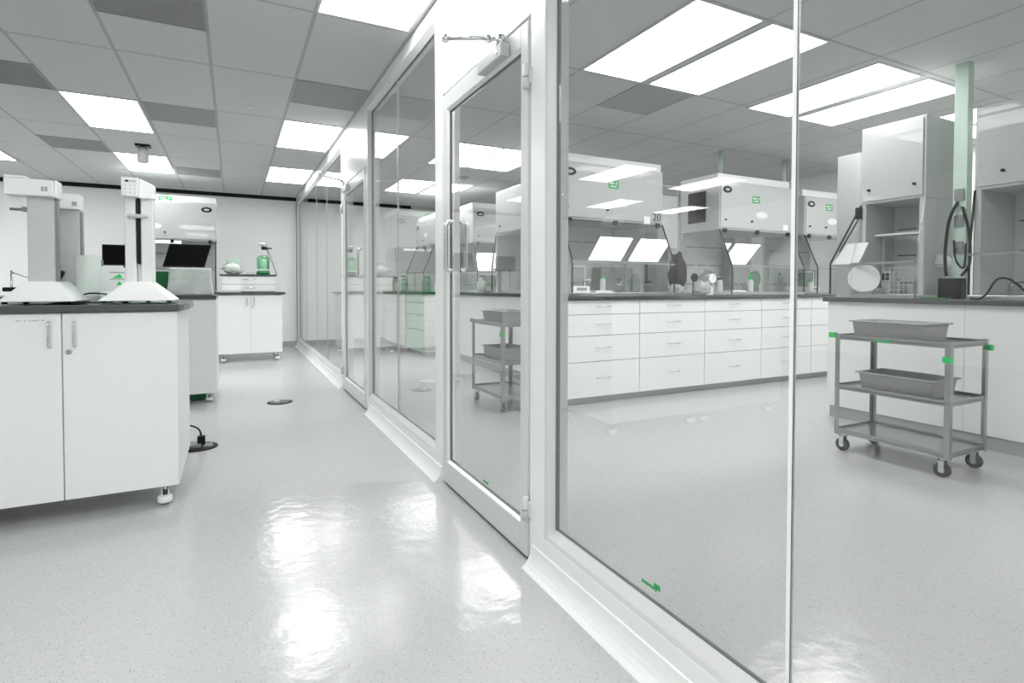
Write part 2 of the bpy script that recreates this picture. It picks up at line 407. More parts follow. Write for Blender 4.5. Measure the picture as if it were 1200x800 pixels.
# ------------------------------------------------------------------ ceiling fittings
def light_proto():
    t = thing('ceiling_light', '', 'ceiling light', (0, 0, 0), 0, 'recessed ceiling light panels')
    W, L = .60, 1.21
    m = MB(); b = .02
    m.box(0, 0, -.006, W, b, .0); m.box(0, L-b, -.006, W, L, .0); m.box(0, b, -.006, b, L-b, .0); m.box(W-b, b, -.006, W, L-b, .0)
    m.build('frame', 'instg', t)
    BX(b, b, -.0045, W-b, L-b, 0).build('diffuser', 'lamp', t)
    return t
L0 = light_proto(); first = True
LIGHTS = [(-1.36, 6.06, 'square-looking ceiling light left of the dark return vent, over the instrument bench'),
 (-1.36, 8.50, 'ceiling light panel behind the hanging camera near the back wall'),
 (-3.19, 8.50, 'ceiling light panel cut off by the left edge near the back wall'),
 (.465, 2.40, 'nearest corridor ceiling light, cut off by the top edge beside the glass wall'),
 (.465, 6.06, 'middle corridor ceiling light beside the glass wall'),
 (.465, 8.50, 'farthest corridor ceiling light beside the glass wall'),
 (2.44, 2.40, 'largest ceiling light seen through the near glass, left one of the front pair'),
 (3.10, 2.40, 'right one of the front pair of ceiling lights seen through the near glass'),
 (4.36, 2.45, 'left one of the pair of ceiling lights above the steel trolley side of the lab'),
 (5.05, 2.45, 'right one of the pair of ceiling lights left of the green ceiling pole'),
 (6.28, 2.45, 'small far ceiling light showing behind the green ceiling pole'),
 (2.38, 6.06, 'left one of the pair of lights seen through the nearest glass door'),
 (3.02, 6.06, 'right one of the pair of lights seen through the nearest glass door'),
 (2.38, 8.50, 'left one of the farthest pair of lights through the middle glass panel'),
 (3.02, 8.50, 'right one of the farthest pair of lights through the middle glass panel'),
 (4.30, 6.06, 'left one of the hidden pair above the back aisle of the lab'),
 (4.91, 6.06, 'right one of the hidden pair above the back aisle of the lab'),
 (-3.19, 6.06, 'ceiling light outside the left edge, mirrored in the near glass'),
 (6.93, 2.45, 'rightmost ceiling light of the lab, hidden behind the tall enclosures'),
 (-5.02, 6.06, 'ceiling light well outside the left edge, mirrored on the middle lab hood'),
 (-5.02, 8.50, 'ceiling light outside the left edge near the back wall, second from the left corner'),
 (-6.85, 8.50, 'ceiling light in the far left corner by the back wall'),
 (-1.36, -.04, 'ceiling light above and left of the viewpoint'),
 (-3.19, -.65, 'ceiling light far left of the viewpoint'),  # invented lamp, placed out of view and clear of the glass reflections
 (.465, -1.26, 'corridor ceiling light behind the viewpoint'),
 (-.755, -.04, 'corridor ceiling light almost straight above the viewpoint'),  # extra unseen lamp, added to brighten the cabinet fronts
 (-1.36, -2.48, 'ceiling light behind and left of the viewpoint'),
 (2.44, -1.26, 'left lab ceiling light behind the viewpoint'),
 (3.07, -1.26, 'middle lab ceiling light behind the viewpoint'),
 (4.99, -1.26, 'right lab ceiling light behind the viewpoint')]
for x, y, lab in LIGHTS:
    if first: L0.location = (x, y, H); L0['label'] = lab; first = False
    else: dup(L0, lab, (x, y, H))
def vent_proto(W, L, mt):
    t = thing('ceiling_vent', '', 'ceiling vent', (0, 0, 0), 0, 'grey ceiling vents')
    m = MB(); b = .014
    m.box(0, 0, -.007, W, b, 0); m.box(0, L-b, -.007, W, L, 0); m.box(0, b, -.007, b, L-b, 0); m.box(W-b, b, -.007, W, L-b, 0)
    m.build('frame', mt, t)
    m = MB(); m.box(b, b, -.003, W-b, L-b, 0)
    for k in range(1, 24): m.box(b, b+k*(L-2*b)/24-.004, -.006, W-b, b+k*(L-2*b)/24+.004, -.003)
    m.build('grille', mt, t)
    return t
VD = vent_proto(.61, .61, 'vent'); VP = vent_proto(.61, .61, 'vent2')
for i, (x, y, lab) in enumerate([(-.75, 3.60, 'dark square ceiling vent at the top edge, the nearest of all vents'), (-1.97, 5.45, 'dark ceiling vent at the left edge, left of a ceiling light')]):
    if i == 0: VD.location = (x, y, H); VD['label'] = lab
    else: dup(VD, lab, (x, y, H))
for i, (x, y, lab) in enumerate([(-.75, 6.08, 'grey ceiling vent right of the lit panel over the instrument bench'), (-1.97, 7.94, 'grey ceiling vent left of the hanging camera'),
    (-.75, 9.13, 'farthest small grey ceiling vent, right of the camera light'), (.47, 4.85, 'grey ceiling vent over the corridor touching the glass wall'),
    (3.05, 3.64, 'grey ceiling vent behind the front light pair, seen through the near glass')]):
    if i == 0: VP.location = (x, y, H); VP['label'] = lab
    else: dup(VP, lab, (x, y, H))
t = thing('ceiling_camera', 'white ceiling camera on a black plate hanging before a light panel', 'camera', (-.96, 7.94, H))
BX(-.075, -.07, -.025, .075, .07, 0).build('mounting_plate', 'black', t, .004)
MB().lathe([(.03, -.04), (.058, -.045), (.062, -.10), (.062, -.19), (.05, -.215), (.02, -.222)]).build('camera_body', 'instg', t)
MB().cyl((0, 0, -.05), (0, 0, -.02), .02).build('stem', 'instg', t)
tag(MB().lathe([(.045, H-.004), (.045, H-.001), (.02, H)], (.155, 5.78, 0)).build('sprinkler_cap', 'instg'), 'small round cap in a plain ceiling tile over the corridor', 'ceiling cap')
# ------------------------------------------------------------------ casework
TOPZ = 1.062; TT = .038
def castor(mb_parent, x, y, h, name='castor'):
    m = MB(); m.mi = 0
    m.cyl((x, y, h-.012), (x, y, h), .030, n=16)
    m.cyl((x, y, h*.45), (x, y, h-.01), .011, n=10)
    m.box(x-.017, y-.008, h*.30, x-.012, y+.022, h*.85); m.box(x+.012, y-.008, h*.30, x+.017, y+.022, h*.85)
    m.mi = 1; rr = h*.36
    m.lathe([(rr*.6, -.012), (rr, -.009), (rr, .009), (rr*.6, .012)], (x, y+.012, rr), 18, 'x')
    m.mi = 0; m.lathe([(.012, -.018), (.012, .018)], (x, y+.012, rr), 10, 'x')
    m.mi = 2; m.lathe([(.030, h*.16), (.034, h*.2), (.034, h*.42), (.026, h*.46)], (x, y-.028, 0), 16)
    return m.build(name, ['chrome', 'rubber', 'bright'], mb_parent)
def pull_v(parent, x, y, z0, z1):       # vertical bow handle on a front at y
    pts = [(x, y, z0), (x, y-.016, z0+.003), (x, y-.019, z0+.012), (x, y-.019, z1-.012), (x, y-.016, z1-.003), (x, y, z1)]
    MB().tube(pts, .0048, 8).build('handle', 'chrome', parent)
def pull_h(parent, x0, x1, y, z):
    pts = [(x0, y, z), (x0+.004, y-.02, z), (x0+.014, y-.025, z), (x1-.014, y-.025, z), (x1-.004, y-.02, z), (x1, y, z)]
    MB().tube(pts, .0045, 8).build('handle', 'chrome', parent)
def door_cabinet(loc, W, D, label, zb=.115, zt=TOPZ-TT, rz=0):
    t = thing('mobile_cabinet', label, 'cabinet', loc, rz)
    BX(0, .02, zb, W, D, zt).build('body', 'lam2', t, .002)
    for k in (0, 1):
        a, b = (0.002, W/2-.003) if k == 0 else (W/2+.003, W-.002)
        d = BX(a, 0, zb+.002, b, .019, zt-.004).build('door', 'lam', t, .0015)
        xx = b-.045 if k == 0 else a+.045
        pull_v(d, xx, 0, zt-.165, zt-.045)
        if k: 
            m = MB(); m.cyl((a+.022, -.008, zt-.19), (a+.022, 0, zt-.19), .011, n=14); m.build('lock', 'steel', d)
    for x in (.07, W-.07):
        for y in (.09, D-.07): castor(t, x, y, zb)
    return t
def drawer_cabinet(loc, W, D, label, rows, zb=.07, zt=TOPZ-TT, rz=0, group=None, toe=True, handle=True, lm='lam', pw=.17):
    t = thing('drawer_cabinet', label, 'cabinet', loc, rz, group)
    BX(0, .024, zb, W, D, zt).build('body', 'lam2', t)
    BX(.002, .0195, zb, W-.002, .0235, zt).build('reveal', 'instd', t, label='dark gaps between drawer fronts')  # dark sheet behind the fronts, gives the gaps their shade by colour
    if toe: BX(0, .06, 0, W, D-.05, zb).build('plinth', 'base', t)
    for a, b in rows:
        d = BX(.003, 0, a+.003, W-.003, .019, b-.003).build('drawer', lm, t, .0015)
        if handle: pull_h(d, W/2-pw/2, W/2+pw/2, 0, (a+b)/2+ .01)
    return t
ROWS = [(.07, .418), (.418, .672), (.672, .880), (.880, 1.022)]
# --- near island with the instruments
AX1 = -.262
door_cabinet((-1.21, 3.31, 0), .948, .80, 'white two door cabinet on castors nearest at the left, under the instruments')
door_cabinet((-2.17, 3.31, 0), .948, .80, 'white two door cabinet beyond the left edge of the view')
t = thing('bench_top', 'dark grey bench top carrying the column instruments', 'worktop', (0, 0, 0))
P = [(-2.2, 3.292), (AX1+.012, 3.292), (AX1+.028, 3.36), (AX1+.042, 3.55), (AX1+.042, 3.87), (AX1+.028, 4.06), (AX1+.012, 4.13), (-2.2, 4.13)]
MB().prism(P, 'z', TOPZ-TT, TOPZ-.004).build('slab', 'epoxy', t, .003)
MB().prism([(x+(-.004 if x > -1 else .0), y+(.004 if y < 3.5 else -.004)) for x, y in P], 'z', TOPZ-.004, TOPZ).build('surface', 'bench', t) if 'bench' in M else None
m = MB()
for x, w_ in ((-.905, .018), (-.875, .006), (-.86, .006), (-.85, .03), (-.812, .012)): m.box(x, 3.3085, .985, x+w_, 3.3095, .991)
tag(m.build('door_label', 'instg'), 'faint grey strip label near the top of the left cabinet door', 'label')
# --- second cabinet behind it
door_cabinet((-1.10, 6.17, 0), .945, .78, 'white two door cabinet on castors directly behind the near bench', zb=.09)
tag(BX(-1.14, 6.15, TOPZ-TT, -.155, 6.97, TOPZ).build('bench_top', 'epoxy', None, .003), 'dark bench top under the plastic covered box', 'worktop')
# --- third cabinet near back wall
door_cabinet((-.215, 9.22, 0), .89, .72, 'small white two door cabinet on castors near the back wall', zb=.13)
tag(BX(-.26, 9.19, TOPZ-.034, .72, 9.97, TOPZ).build('bench_top', 'epoxy', None, .003), 'thin dark top on the small cabinet near the back wall', 'worktop')
t = drawer_cabinet((-.165, 9.27, TOPZ), .745, .55, 'low white drawer chest standing on the far cabinet top', [(.01, .12), (.12, .245)], zb=.005, zt=.25, toe=False)
BX(-.02, -.02, .25, .765, .57, .272).build('top_slab', 'epoxy', t)
tag(BX(-.17, 9.2, TOPZ, .10, 9.262, TOPZ+.035).build('folder', 'instg', None, .003), 'grey folder lying in front of the low drawer chest', 'folder')
# bench under left hood
drawer_cabinet((-1.45, 9.36, 0), 1.18, .75, 'white bench cabinet under the hood at the left', ROWS)
tag(BX(-1.47, 9.33, TOPZ-TT, -.27, 10.15, TOPZ).build('bench_top', 'epoxy', None, .003), 'dark bench top under the left hood', 'worktop')
# bench further left with monitor
drawer_cabinet((-2.45, 6.0, 0), .93, .78, 'white bench cabinet left of the middle bench, behind the instruments', ROWS)
tag(BX(-2.47, 5.98, TOPZ-TT, -1.5, 6.8, TOPZ).build('bench_top', 'epoxy', None, .003), 'dark bench top far left behind the instruments', 'worktop')
# --- lab island with drawers, facing the glass
where = ['leftmost of the long row, next to the small trolley', 'second from the left in the long row', 'middle of the long row', 'fourth in the long row, behind the glass joint', 'right end of the long row, behind the big trolley bench']
for k in range(5):
    drawer_cabinet((2.80+.915*k, 4.40, 0), .912, .80, 'white four drawer cabinet, '+where[k], ROWS, group='four drawer cabinets in a long row')
tag(BX(2.775, 4.375, TOPZ-TT, 7.42, 5.24, TOPZ).build('bench_top', 'epoxy', None, .003), 'long dark bench top above the row of drawer cabinets', 'worktop')
# --- right bench running towards the viewer
BY0, BY1, BXF = .2, 3.08, 4.75
t = thing('lab_bench', 'white panelled lab bench on the right, behind the steel trolley', 'bench', (0, 0, 0))
BX(BXF, BY0, .10, 5.62, BY1, TOPZ-TT).build('panel', 'lam', t, .002)
BX(BXF+.012, BY0+.02, 0, 5.6, BY1-.02, .10).build('plinth', 'base', t)
for y in (1.0, 2.05): BX(BXF-.002, y-.002, .10, BXF+.001, y+.002, TOPZ-TT).build('panel_joint', 'bead', t)
BX(BXF-.035, BY0-.02, TOPZ-TT, 5.65, BY1+.03, TOPZ).build('worktop', 'epoxy', t, .003)
# --- bench behind, seen through the near door
t = thing('lab_bench', 'white panelled lab bench seen through the nearest glass door', 'bench', (0, 0, 0))
BX(3.15, 5.6, .10, 3.95, 8.2, TOPZ-TT).build('panel', 'lam', t, .002)
BX(3.162, 5.62, 0, 3.93, 8.18, .10).build('plinth', 'base', t)
BX(3.115, 5.57, TOPZ-TT, 3.98, 8.23, TOPZ).build('worktop', 'epoxy', t, .003)
drawer_cabinet((2.76, 9.6, 0), .96, .78, 'pale green tinted four drawer cabinet through the middle glass panel', ROWS, rz=-math.pi/2, toe=True, lm='lamg') if 'lamg' in M else None
M['lamg'] = mat('pale green laminate', (.50, .70, .57), .3); M['bench'] = M['epoxy']
drawer_cabinet((2.76, 9.6, 0), .96, .78, 'pale green four drawer cabinet through the middle glass panel', [(.07, .41), (.425, .665), (.680, .872), (.887, 1.02)], rz=-math.pi/2, lm='lamg')
tag(BX(2.73, 8.61, TOPZ-TT, 3.56, 11.2, TOPZ).build('bench_top', 'green', None, .003), 'green edged bench top through the middle glass panel', 'worktop')
drawer_cabinet((2.76, 11.2, 0), 1.5, .78, 'white drawer cabinet deep in the lab by the back wall', ROWS, rz=-math.pi/2, handle=False)
drawer_cabinet((3.98, 8.4, 0), 1.2, .78, 'white drawer cabinet under the far hood behind the lab bench', ROWS)
tag(BX(3.96, 8.38, TOPZ-TT, 5.2, 9.2, TOPZ).build('bench_top', 'epoxy', None, .003), 'dark bench top under the far hood in the lab', 'worktop')
# ------------------------------------------------------------------ ventilated hoods
def badge(parent, x, z, y=-.012, r=.048):
    m = MB(); m.lathe([(r, 0), (r, -.006), (r*.5, -.006), (r*.5, -.002)], (x, y, z), 28, 'y', 1, .56)
    m.mi = 1; m.lathe([(r*.5, -.001), (r*.5, -.0065)], (x, y, z), 28, 'y', 1, .5)
    m.mi = 0
    for k in (-1, 0, 1): m.box(x-r*.38, y-.008, z+k*r*.17-r*.03, x+r*.38, y-.006, z+k*r*.17+r*.03)
    m.build('badge', ['black', 'wprint'], parent)
def green_sticker(parent, x, z, w_=.115, h_=.055, y=-.012, name='sticker', two=False):
    m = MB(); m.box(x, y-.0012, z, x+w_, y, z+h_); m.mi = 1
    n = 5
    for k in range(n):
        if (k*7+3) % 4: m.box(x+w_*.12+k*w_*.155, y-.0018, z+h_*.52, x+w_*.12+k*w_*.155+w_*.11, y-.001, z+h_*.78)
    m.box(x+w_*.2, y-.0018, z+h_*.2, x+w_*.8, y-.001, z+h_*.34)
    m.build(name, ['sticker', 'wprint'], parent, label='green sticker with pale print')
def hood(name, label, loc, W, rz=0, D=.62, Dtop=None, zh=.765, zt=1.425, solid=False, sash=True, out=.19, barz=.32, extras=(), cap=True, oval=True, bx=.12, mirror=False, flare=0, group='ventilated balance hoods'):
    t = thing(name, label, 'hood', loc, rz, group)
    zc = zt-.085 if cap else zt
    # header box, front face at y=0
    BX(0, 0, zh, W, D, zc).build('header', 'hood', t, .006)
    if cap: BX(.0, .03, zc, W, D, zt).build('header_cap', 'hoodcap', t, .004)
    fp = BX(.018, -.012, zh+.02, W-.018, 0, zc-.02).build('front_panel', 'hoodf', t, .005)
    if oval:
        badge(fp, W-.12 if mirror else bx, zc-.105, r=.07)
        m = MB(); m.lathe([(.10, 0), (.10, -.0025)], (W*.30 if mirror else W*.56, -.012, zh+.20), 32, 'y', 1, .42); m.build('emblem', 'hoodcap', fp)
        if mirror: green_sticker(t, W*.35, zc-.005, .17, .07, .03)
        else: green_sticker(fp, W*.43, zh+.34, .13, .085)
    m = MB()
    for x in ((bx-.03, W*.42) if oval else (W*.15, W*.85)):
        m.cyl((x, -.012, zh+.115), (x, -.03, zh+.115), .011, n=12)
    m.build('latch', 'black', fp)
    # lower chamber: baffled rear panel
    m = MB(); m.box(.01, D-.03, .03, W-.01, D, zh); m.mi = 1
    n = max(2, int((W-.1)/.19)); sw = (W-.1)/n
    for zz in (.13, .37, .60):
        for k in range(n): m.box(.05+k*sw+.025, D-.034, zz-.005, .05+(k+1)*sw-.025, D-.029, zz+.005)
    m.build('baffle', ['liner', 'slot'], t)
    BX(0, -out+.01, 0, W, D, .03).build('base_tray', 'hoodcap', t, .004)
    BX(0, -out-.012, 0, W, -out+.012, .032).build('front_sill', 'steel', t, .003)
    th = .012
    prof = [(D, .03), (D, zh), (0, zh), (-out, barz+.02), (-out, .03)]
    if solid:
        # painted side cheeks up to the header front, glass wings ahead of them
        for x in (0, W-.045): BX(x, 0, .03, x+.045, D, zh).build('side_wall', 'hood', t, .003)
        prof = [(0, .03), (0, zh), (-out, barz+.02), (-out, .03)]
    for x in (0, W-.008):
        MB().prism(prof, 'x', x, x+.008).build('side_panel', 'acry', t)
    # dark edges of the wings
    for x in ((.004, W-.004) if not flare else ()):
        m = MB(); m.tube([(x, 0, zh), (x, -out, barz+.02), (x, -out, .03)], .008, 8); m.build('edge_strip', 'black', t)
    m = MB(); m.box(0, -out-.008, barz, W, -out+.008, barz+.018); m.build('front_rail', 'instd', t)
    for x in ((W*.5,) if W > 1 else ()):
        BX(x-.008, -out-.006, .03, x+.008, -out+.006, barz).build('front_post', 'instd', t)
    if flare:   # left wing splays outward, with double struts and a small tilted pane
        m = MB(); A = (.004, 0, zh); B = (-flare, -out, barz+.02)
        m.tube([A, B, (-flare, -out, .03)], .008, 8); m.tube([(.004, .03, zh-.05), (-flare*.75, -out*.6, barz+.12)], .006, 8)
        m.box(-.03, -.03, zh-.12, .015, .0, zh-.02); m.build('strut', 'black', t)
        m = MB(); m.hexa([(-flare, -out, .03), (0, 0, .03), (.006, .0, .03), (-flare+.006, -out, .03)], [(-flare, -out, barz), (0, 0, barz), (.006, 0, barz), (-flare+.006, -out, barz)]); m.build('wing', 'acry', t)
        MB().tube([(-flare, -out, barz), (W*.5, -out, barz)], .006, 8).build('front_bar', 'instd', t)
        MB().hexa([(-flare+.01, -out+.01, barz+.01), (.06, -out+.01, barz+.01), (.06, -out+.02, barz+.01), (-flare+.01, -out+.02, barz+.01)], [(-flare*.45, -out*.4, barz+.19), (.10, -out*.4, barz+.19), (.10, -out*.35, barz+.19), (-flare*.45, -out*.35, barz+.19)]).build('tilted_pane', 'liner', t)
    if sash:
        a = Vector((0, -.008, zh-.005)); b = Vector((0, -out+.004, barz+.03))
        m = MB(); e = Vector((0, .006*.9, .006*.4))
        x0, x1 = .015, W-.015
        lo = [(x0, b.y, b.z), (x1, b.y, b.z), (x1, b.y+.006, b.z+.002), (x0, b.y+.006, b.z+.002)]
        hi = [(x0, a.y, a.z), (x1, a.y, a.z), (x1, a.y+.006, a.z+.002), (x0, a.y+.006, a.z+.002)]
        s_ = m.hexa(lo, hi).build('sash', 'sash', t)
        m = MB()
        for k in range(max(2, int(W/.33))):
            xx = .08+k*(W-.16)/(max(2, int(W/.33))-1); m.box(xx-.02, -.03, zh-.035, xx+.02, -.004, zh+.01)
        m.build('sash_hinge', 'black', s_)
    return t
M['hoodf'] = mat('glossy hood front', (.47, .49, .478), .35, noise=.01, coat=.6)
ZB = TOPZ
hA = hood('ventilated_hood', 'wide hood behind the near glass, leftmost in the lab row, marked 20', (2.89, 4.60, ZB), 1.30, bx=.09)
m = MB(); T = Matrix.Translation((1.205, -.016, .838)) @ Matrix.Rotation(math.pi/2, 4, 'X')
text_mesh('20', .115, T, m, .0012); m.build('number_20', 'dprint', kids(hA)[0].parent, label='dark number 20 on the hood corner')
BX(1.03, -.016, .765, 1.11, -.012, .845).build('paper_tag', 'paper', hA)
m = MB()
for k in range(8): m.box(1.06+k*.022, -.016, 1.20, 1.074+k*.022, -.0125, 1.225)
for k in range(8): m.box(1.06+k*.022, -.016, 1.235, 1.074+k*.022, -.0125, 1.243)
m.build('printed_strip', 'instg', hA)
hB = hood('ventilated_hood', 'wide hood with a dark display on its side, middle of the lab row', (5.05, 4.60, ZB), 1.27)
t_ = BX(-.012, .20, .87, 0, .48, 1.24).build('side_display', 'black', hB, .003)
BX(1.10, -.016, .80, 1.19, -.0125, .87).build('paper_tag', 'paper', hB)
hC = hood('ventilated_hood', 'hood behind the glass joint, right end of the lab row', (6.58, 4.60, ZB), 1.0, zt=1.36)
for h_, xs, tp in ((hB, (.40,), 1.425), (hC, (.06,), 1.36)):
    for x in xs: MB().cyl((x, .35, tp), (x, .35, H-ZB), .026, n=16).build('exhaust_duct', 'pgreen', h_, label='pale green exhaust duct')
hL = hood('ventilated_hood', 'hood at the far left by the back wall, behind the black tilted screen', (-1.36, 9.42, ZB), 1.13, mirror=True)
hood('ventilated_hood', 'far hood seen through the nearest glass door, above the rear bench', (3.57, 8.45, ZB), 1.1, zh=.83, zt=1.5, bx=.13)
# hoods on the two cross benches, facing the glass wall
hD = hood('tall_enclosure', 'tall white enclosure above the steel trolley, left of the green pole', (4.86, 2.87, ZB), .50, -math.pi/2, D=.46, zh=.80, zt=1.45, solid=True, out=.13, barz=.28, sash=False, flare=.18, cap=False, oval=False, group='tall white enclosures')
hE = hood('tall_enclosure', 'tall white enclosure cut off by the right edge of the view', (4.86, 2.055, ZB), 1.15, -math.pi/2, D=.55, zh=.80, zt=1.40, solid=True, out=.06, sash=False, cap=False, oval=False, group='tall white enclosures')
hood('tall_enclosure', 'tall white enclosure seen through the nearest glass door', (3.26, 6.9, ZB), 1.1, -math.pi/2, D=.55, zh=.80, zt=1.40, solid=True, out=.06, sash=False, cap=False, oval=False, group='tall white enclosures')
hood('ventilated_hood', 'hood over the green edged bench seen through the middle glass panel', (3.04, 9.88, ZB), 1.02, -math.pi/2, D=.45, zh=.80, zt=1.35)
tag(BX(5.60, 3.32, 0, 5.80, 3.55, 2.50).build('duct_casing', 'duct', None, .004), 'tall grey duct casing standing behind the left tall enclosure', 'duct')
# green power pole and cables
t = thing('power_pole', 'pale green square pole from bench to ceiling between the two tall enclosures', 'pole', (4.99, 2.185, TOPZ))
MB().box(-.04, -.045, 0, .04, .045, H-TOPZ).build('casing', 'pgreen', t, .003)
for z in (.35, .55, .75): BX(-.052, -.03, z, -.045, .03, z+.09).build('socket_plate', 'instd', t)
def cable(name, label, pts, r=.006, m_='black', cat='cable', n=8):
    # smooth the way-points
    P = [Vector(p) for p in pts]; out = []
    for i in range(len(P)-1):
        p0 = P[max(i-1, 0)]; p1 = P[i]; p2 = P[i+1]; p3 = P[min(i+2, len(P)-1)]
        for k in range(6):
            u = k/6; out.append(.5*((2*p1)+(-p0+p2)*u+(2*p0-5*p1+4*p2-p3)*u*u+(-p0+3*p1-3*p2+p3)*u**3))
    out.append(P[-1])
    return tag(MB().tube(out, r, n).build(name, m_), label, cat)
z = TOPZ
cable('power_cable', 'thick black cable looping down the green pole on its left', [(4.935, 2.19, z+.74), (4.905, 2.23, z+.60), (4.90, 2.25, z+.35), (4.90, 2.24, z+.175)], .012)
cable('power_cable', 'black cable hanging in a big loop on the right of the green pole', [(4.935, 2.16, z+.70), (4.92, 2.11, z+.52), (4.925, 2.10, z+.28), (4.915, 2.15, z+.175)], .010)
cable('power_cable', 'thin black cable crossing low in front of the green pole', [(4.935, 2.21, z+.45), (4.90, 2.18, z+.30), (4.905, 2.13, z+.24), (4.93, 2.13, z+.42)], .007)
cable('power_cable', 'black cable curling over the bench edge at the far right', [(4.77, 2.03, z+.01), (4.74, 1.96, z+.008), (4.70, 1.90, z+.05), (4.70, 1.85, z+.14), (4.73, 1.80, z+.15), (4.74, 1.74, z+.10), (4.74, 1.68, z+.03), (4.74, 1.60, z+.008)], .007)
tag(BX(4.86, 2.125, z, 4.943, 2.28, z+.16).build('power_adapter', 'black', None, .008), 'black power block at the foot of the green pole', 'power adapter')  # black block put in for the dark shadow around the pole foot
# ------------------------------------------------------------------ trolleys and tubs
def trolley(label, loc, rz=0):
    t = thing('steel_trolley', label, 'trolley', loc, rz, 'three shelf steel trolleys')
    W, L = .45, .70      # W along x, L along y; origin at floor, centre
    for zc, nm in ((.155, 'shelf'), (.465, 'shelf'), (.815, 'shelf')):
        m = MB(); x0, x1, y0, y1 = -W/2+.0035, W/2-.0035, -L/2+.0035, L/2-.0035
        m.box(x0, y0, zc-.018, x1, y1, zc-.012)
        e = .003
        m.box(x0, y0, zc-.03, x0+e, y1, zc+.006); m.box(x1-e, y0, zc-.03, x1, y1, zc+.006)
        m.box(x0, y0, zc-.03, x1, y0+e, zc+.006); m.box(x0, y1-e, zc-.03, x1, y1, zc+.006)
        m.build(nm, 'steel', t, .001)
    for sx in (-1, 1):
        for sy in (-1, 1):
            m = MB(); x, y = sx*W/2, sy*L/2
            m.prism([(x, y), (x-sx*.032, y), (x-sx*.032, y-sy*.003), (x-sx*.003, y-sy*.003), (x-sx*.003, y-sy*.032), (x, y-sy*.032)], 'z', .115, .825)
            m.build('post', 'steel', t)
    for sx in (-1, 1):
        for sy in (-1, 1):
            x, y = sx*(W/2-.035), sy*(L/2-.045)
            m = MB(); m.cyl((x, y, .108), (x, y, .125), .026, n=14)
            m.box(x-.022, y-.012, .04, x-.018, y+.018, .11); m.box(x+.018, y-.012, .04, x+.022, y+.018, .11); m.box(x-.022, y-.014, .104, x+.022, y+.02, .11)
            m.mi = 1; m.lathe([(.03, -.014), (.045, -.011), (.045, .011), (.03, .014)], (x, y+.004, .045), 22, 'x')
            m.mi = 0; m.lathe([(.018, -.017), (.018, .017)], (x, y+.004, .045), 12, 'x')
            m.build('castor', ['chrome', 'rubber'], t)
    for (x, y, z) in ((-W/2-.006, L/2+.0145, .795), (-W/2-.006, -L/2+.012, .70), (W/2-.01, -L/2-.006, .755)):
        BX(x, y-.014, z, x+.03, y+.03, z+.035).build('tape', 'tape', t, label='bright green tape')
    BX(-W/2-.002, -.02, .790, -W/2, .08, .800).build('tape', 'tape', t, label='bright green tape')
    return t
def tub(label, loc, W=.29, L=.45, h=.115, rz=0, grp='grey tubs on the trolleys'):
    t = thing('storage_tub', label, 'tub', loc, rz, grp)
    m = MB(); k = .014
    o_lo = [(-W/2+k, -L/2+k, 0), (W/2-k, -L/2+k, 0), (W/2-k, L/2-k, 0), (-W/2+k, L/2-k, 0)]
    o_hi = [(-W/2, -L/2, h), (W/2, -L/2, h), (W/2, L/2, h), (-W/2, L/2, h)]
    i_lo = [(x*.96, y*.97, .006) for x, y, _ in o_lo]; i_hi = [(x*.97, y*.98, h) for x, y, _ in o_hi]
    A, B, Cc, Dd = ([m._v(p) for p in q] for q in (o_lo, o_hi, i_lo, i_hi))
    m._f(A[::-1]); m._f(Cc)
    for i in range(4):
        j = (i+1) % 4; m._f([A[i], A[j], B[j], B[i]]); m._f([Cc[j], Cc[i], Dd[i], Dd[j]]); m._f([B[i], B[j], Dd[j], Dd[i]])
    m.build('body', 'tub', t, .006)
    m = MB(); a, b = W/2, L/2; r_ = .016
    m.box(-a-r_, -b-r_, h-.006, -a+.004, b+r_, h+.004); m.box(a-.004, -b-r_, h-.006, a+r_, b+r_, h+.004)
    m.box(-a+.004, -b-r_, h-.006, a-.004, -b+.004, h+.004); m.box(-a+.004, b-.004, h-.006, a-.004, b+r_, h+.004)
    m.build('rim', 'tub', t, .003)
    return t
C1 = (4.015, 2.05, 0)
trolley('large looking steel trolley on the right, in front of the white bench', C1, math.radians(0))
tub('grey tub on the top shelf of the right trolley', (C1[0]-.03, C1[1]+.04, .804))
tub('grey tub holding dark items on the middle shelf of the right trolley', (C1[0]-.03, C1[1]-.01, .454))
t = BX(C1[0]-.13, C1[1]-.19, .462, C1[0]+.07, C1[1]+.17, .545).build('instrument_tray', 'instd', None, .004); tag(t, 'dark tray of instruments inside the lower grey tub of the right trolley', 'tray')
C2 = (2.38, 4.78, 0)
trolley('smaller looking steel trolley seen through the nearest glass door', C2)
tub('grey tub on the top shelf of the trolley behind the glass door', (C2[0]-.02, C2[1]+.0, .804))
tub('grey tub on the middle shelf of the trolley behind the glass door', (C2[0]-.02, C2[1]-.02, .454))
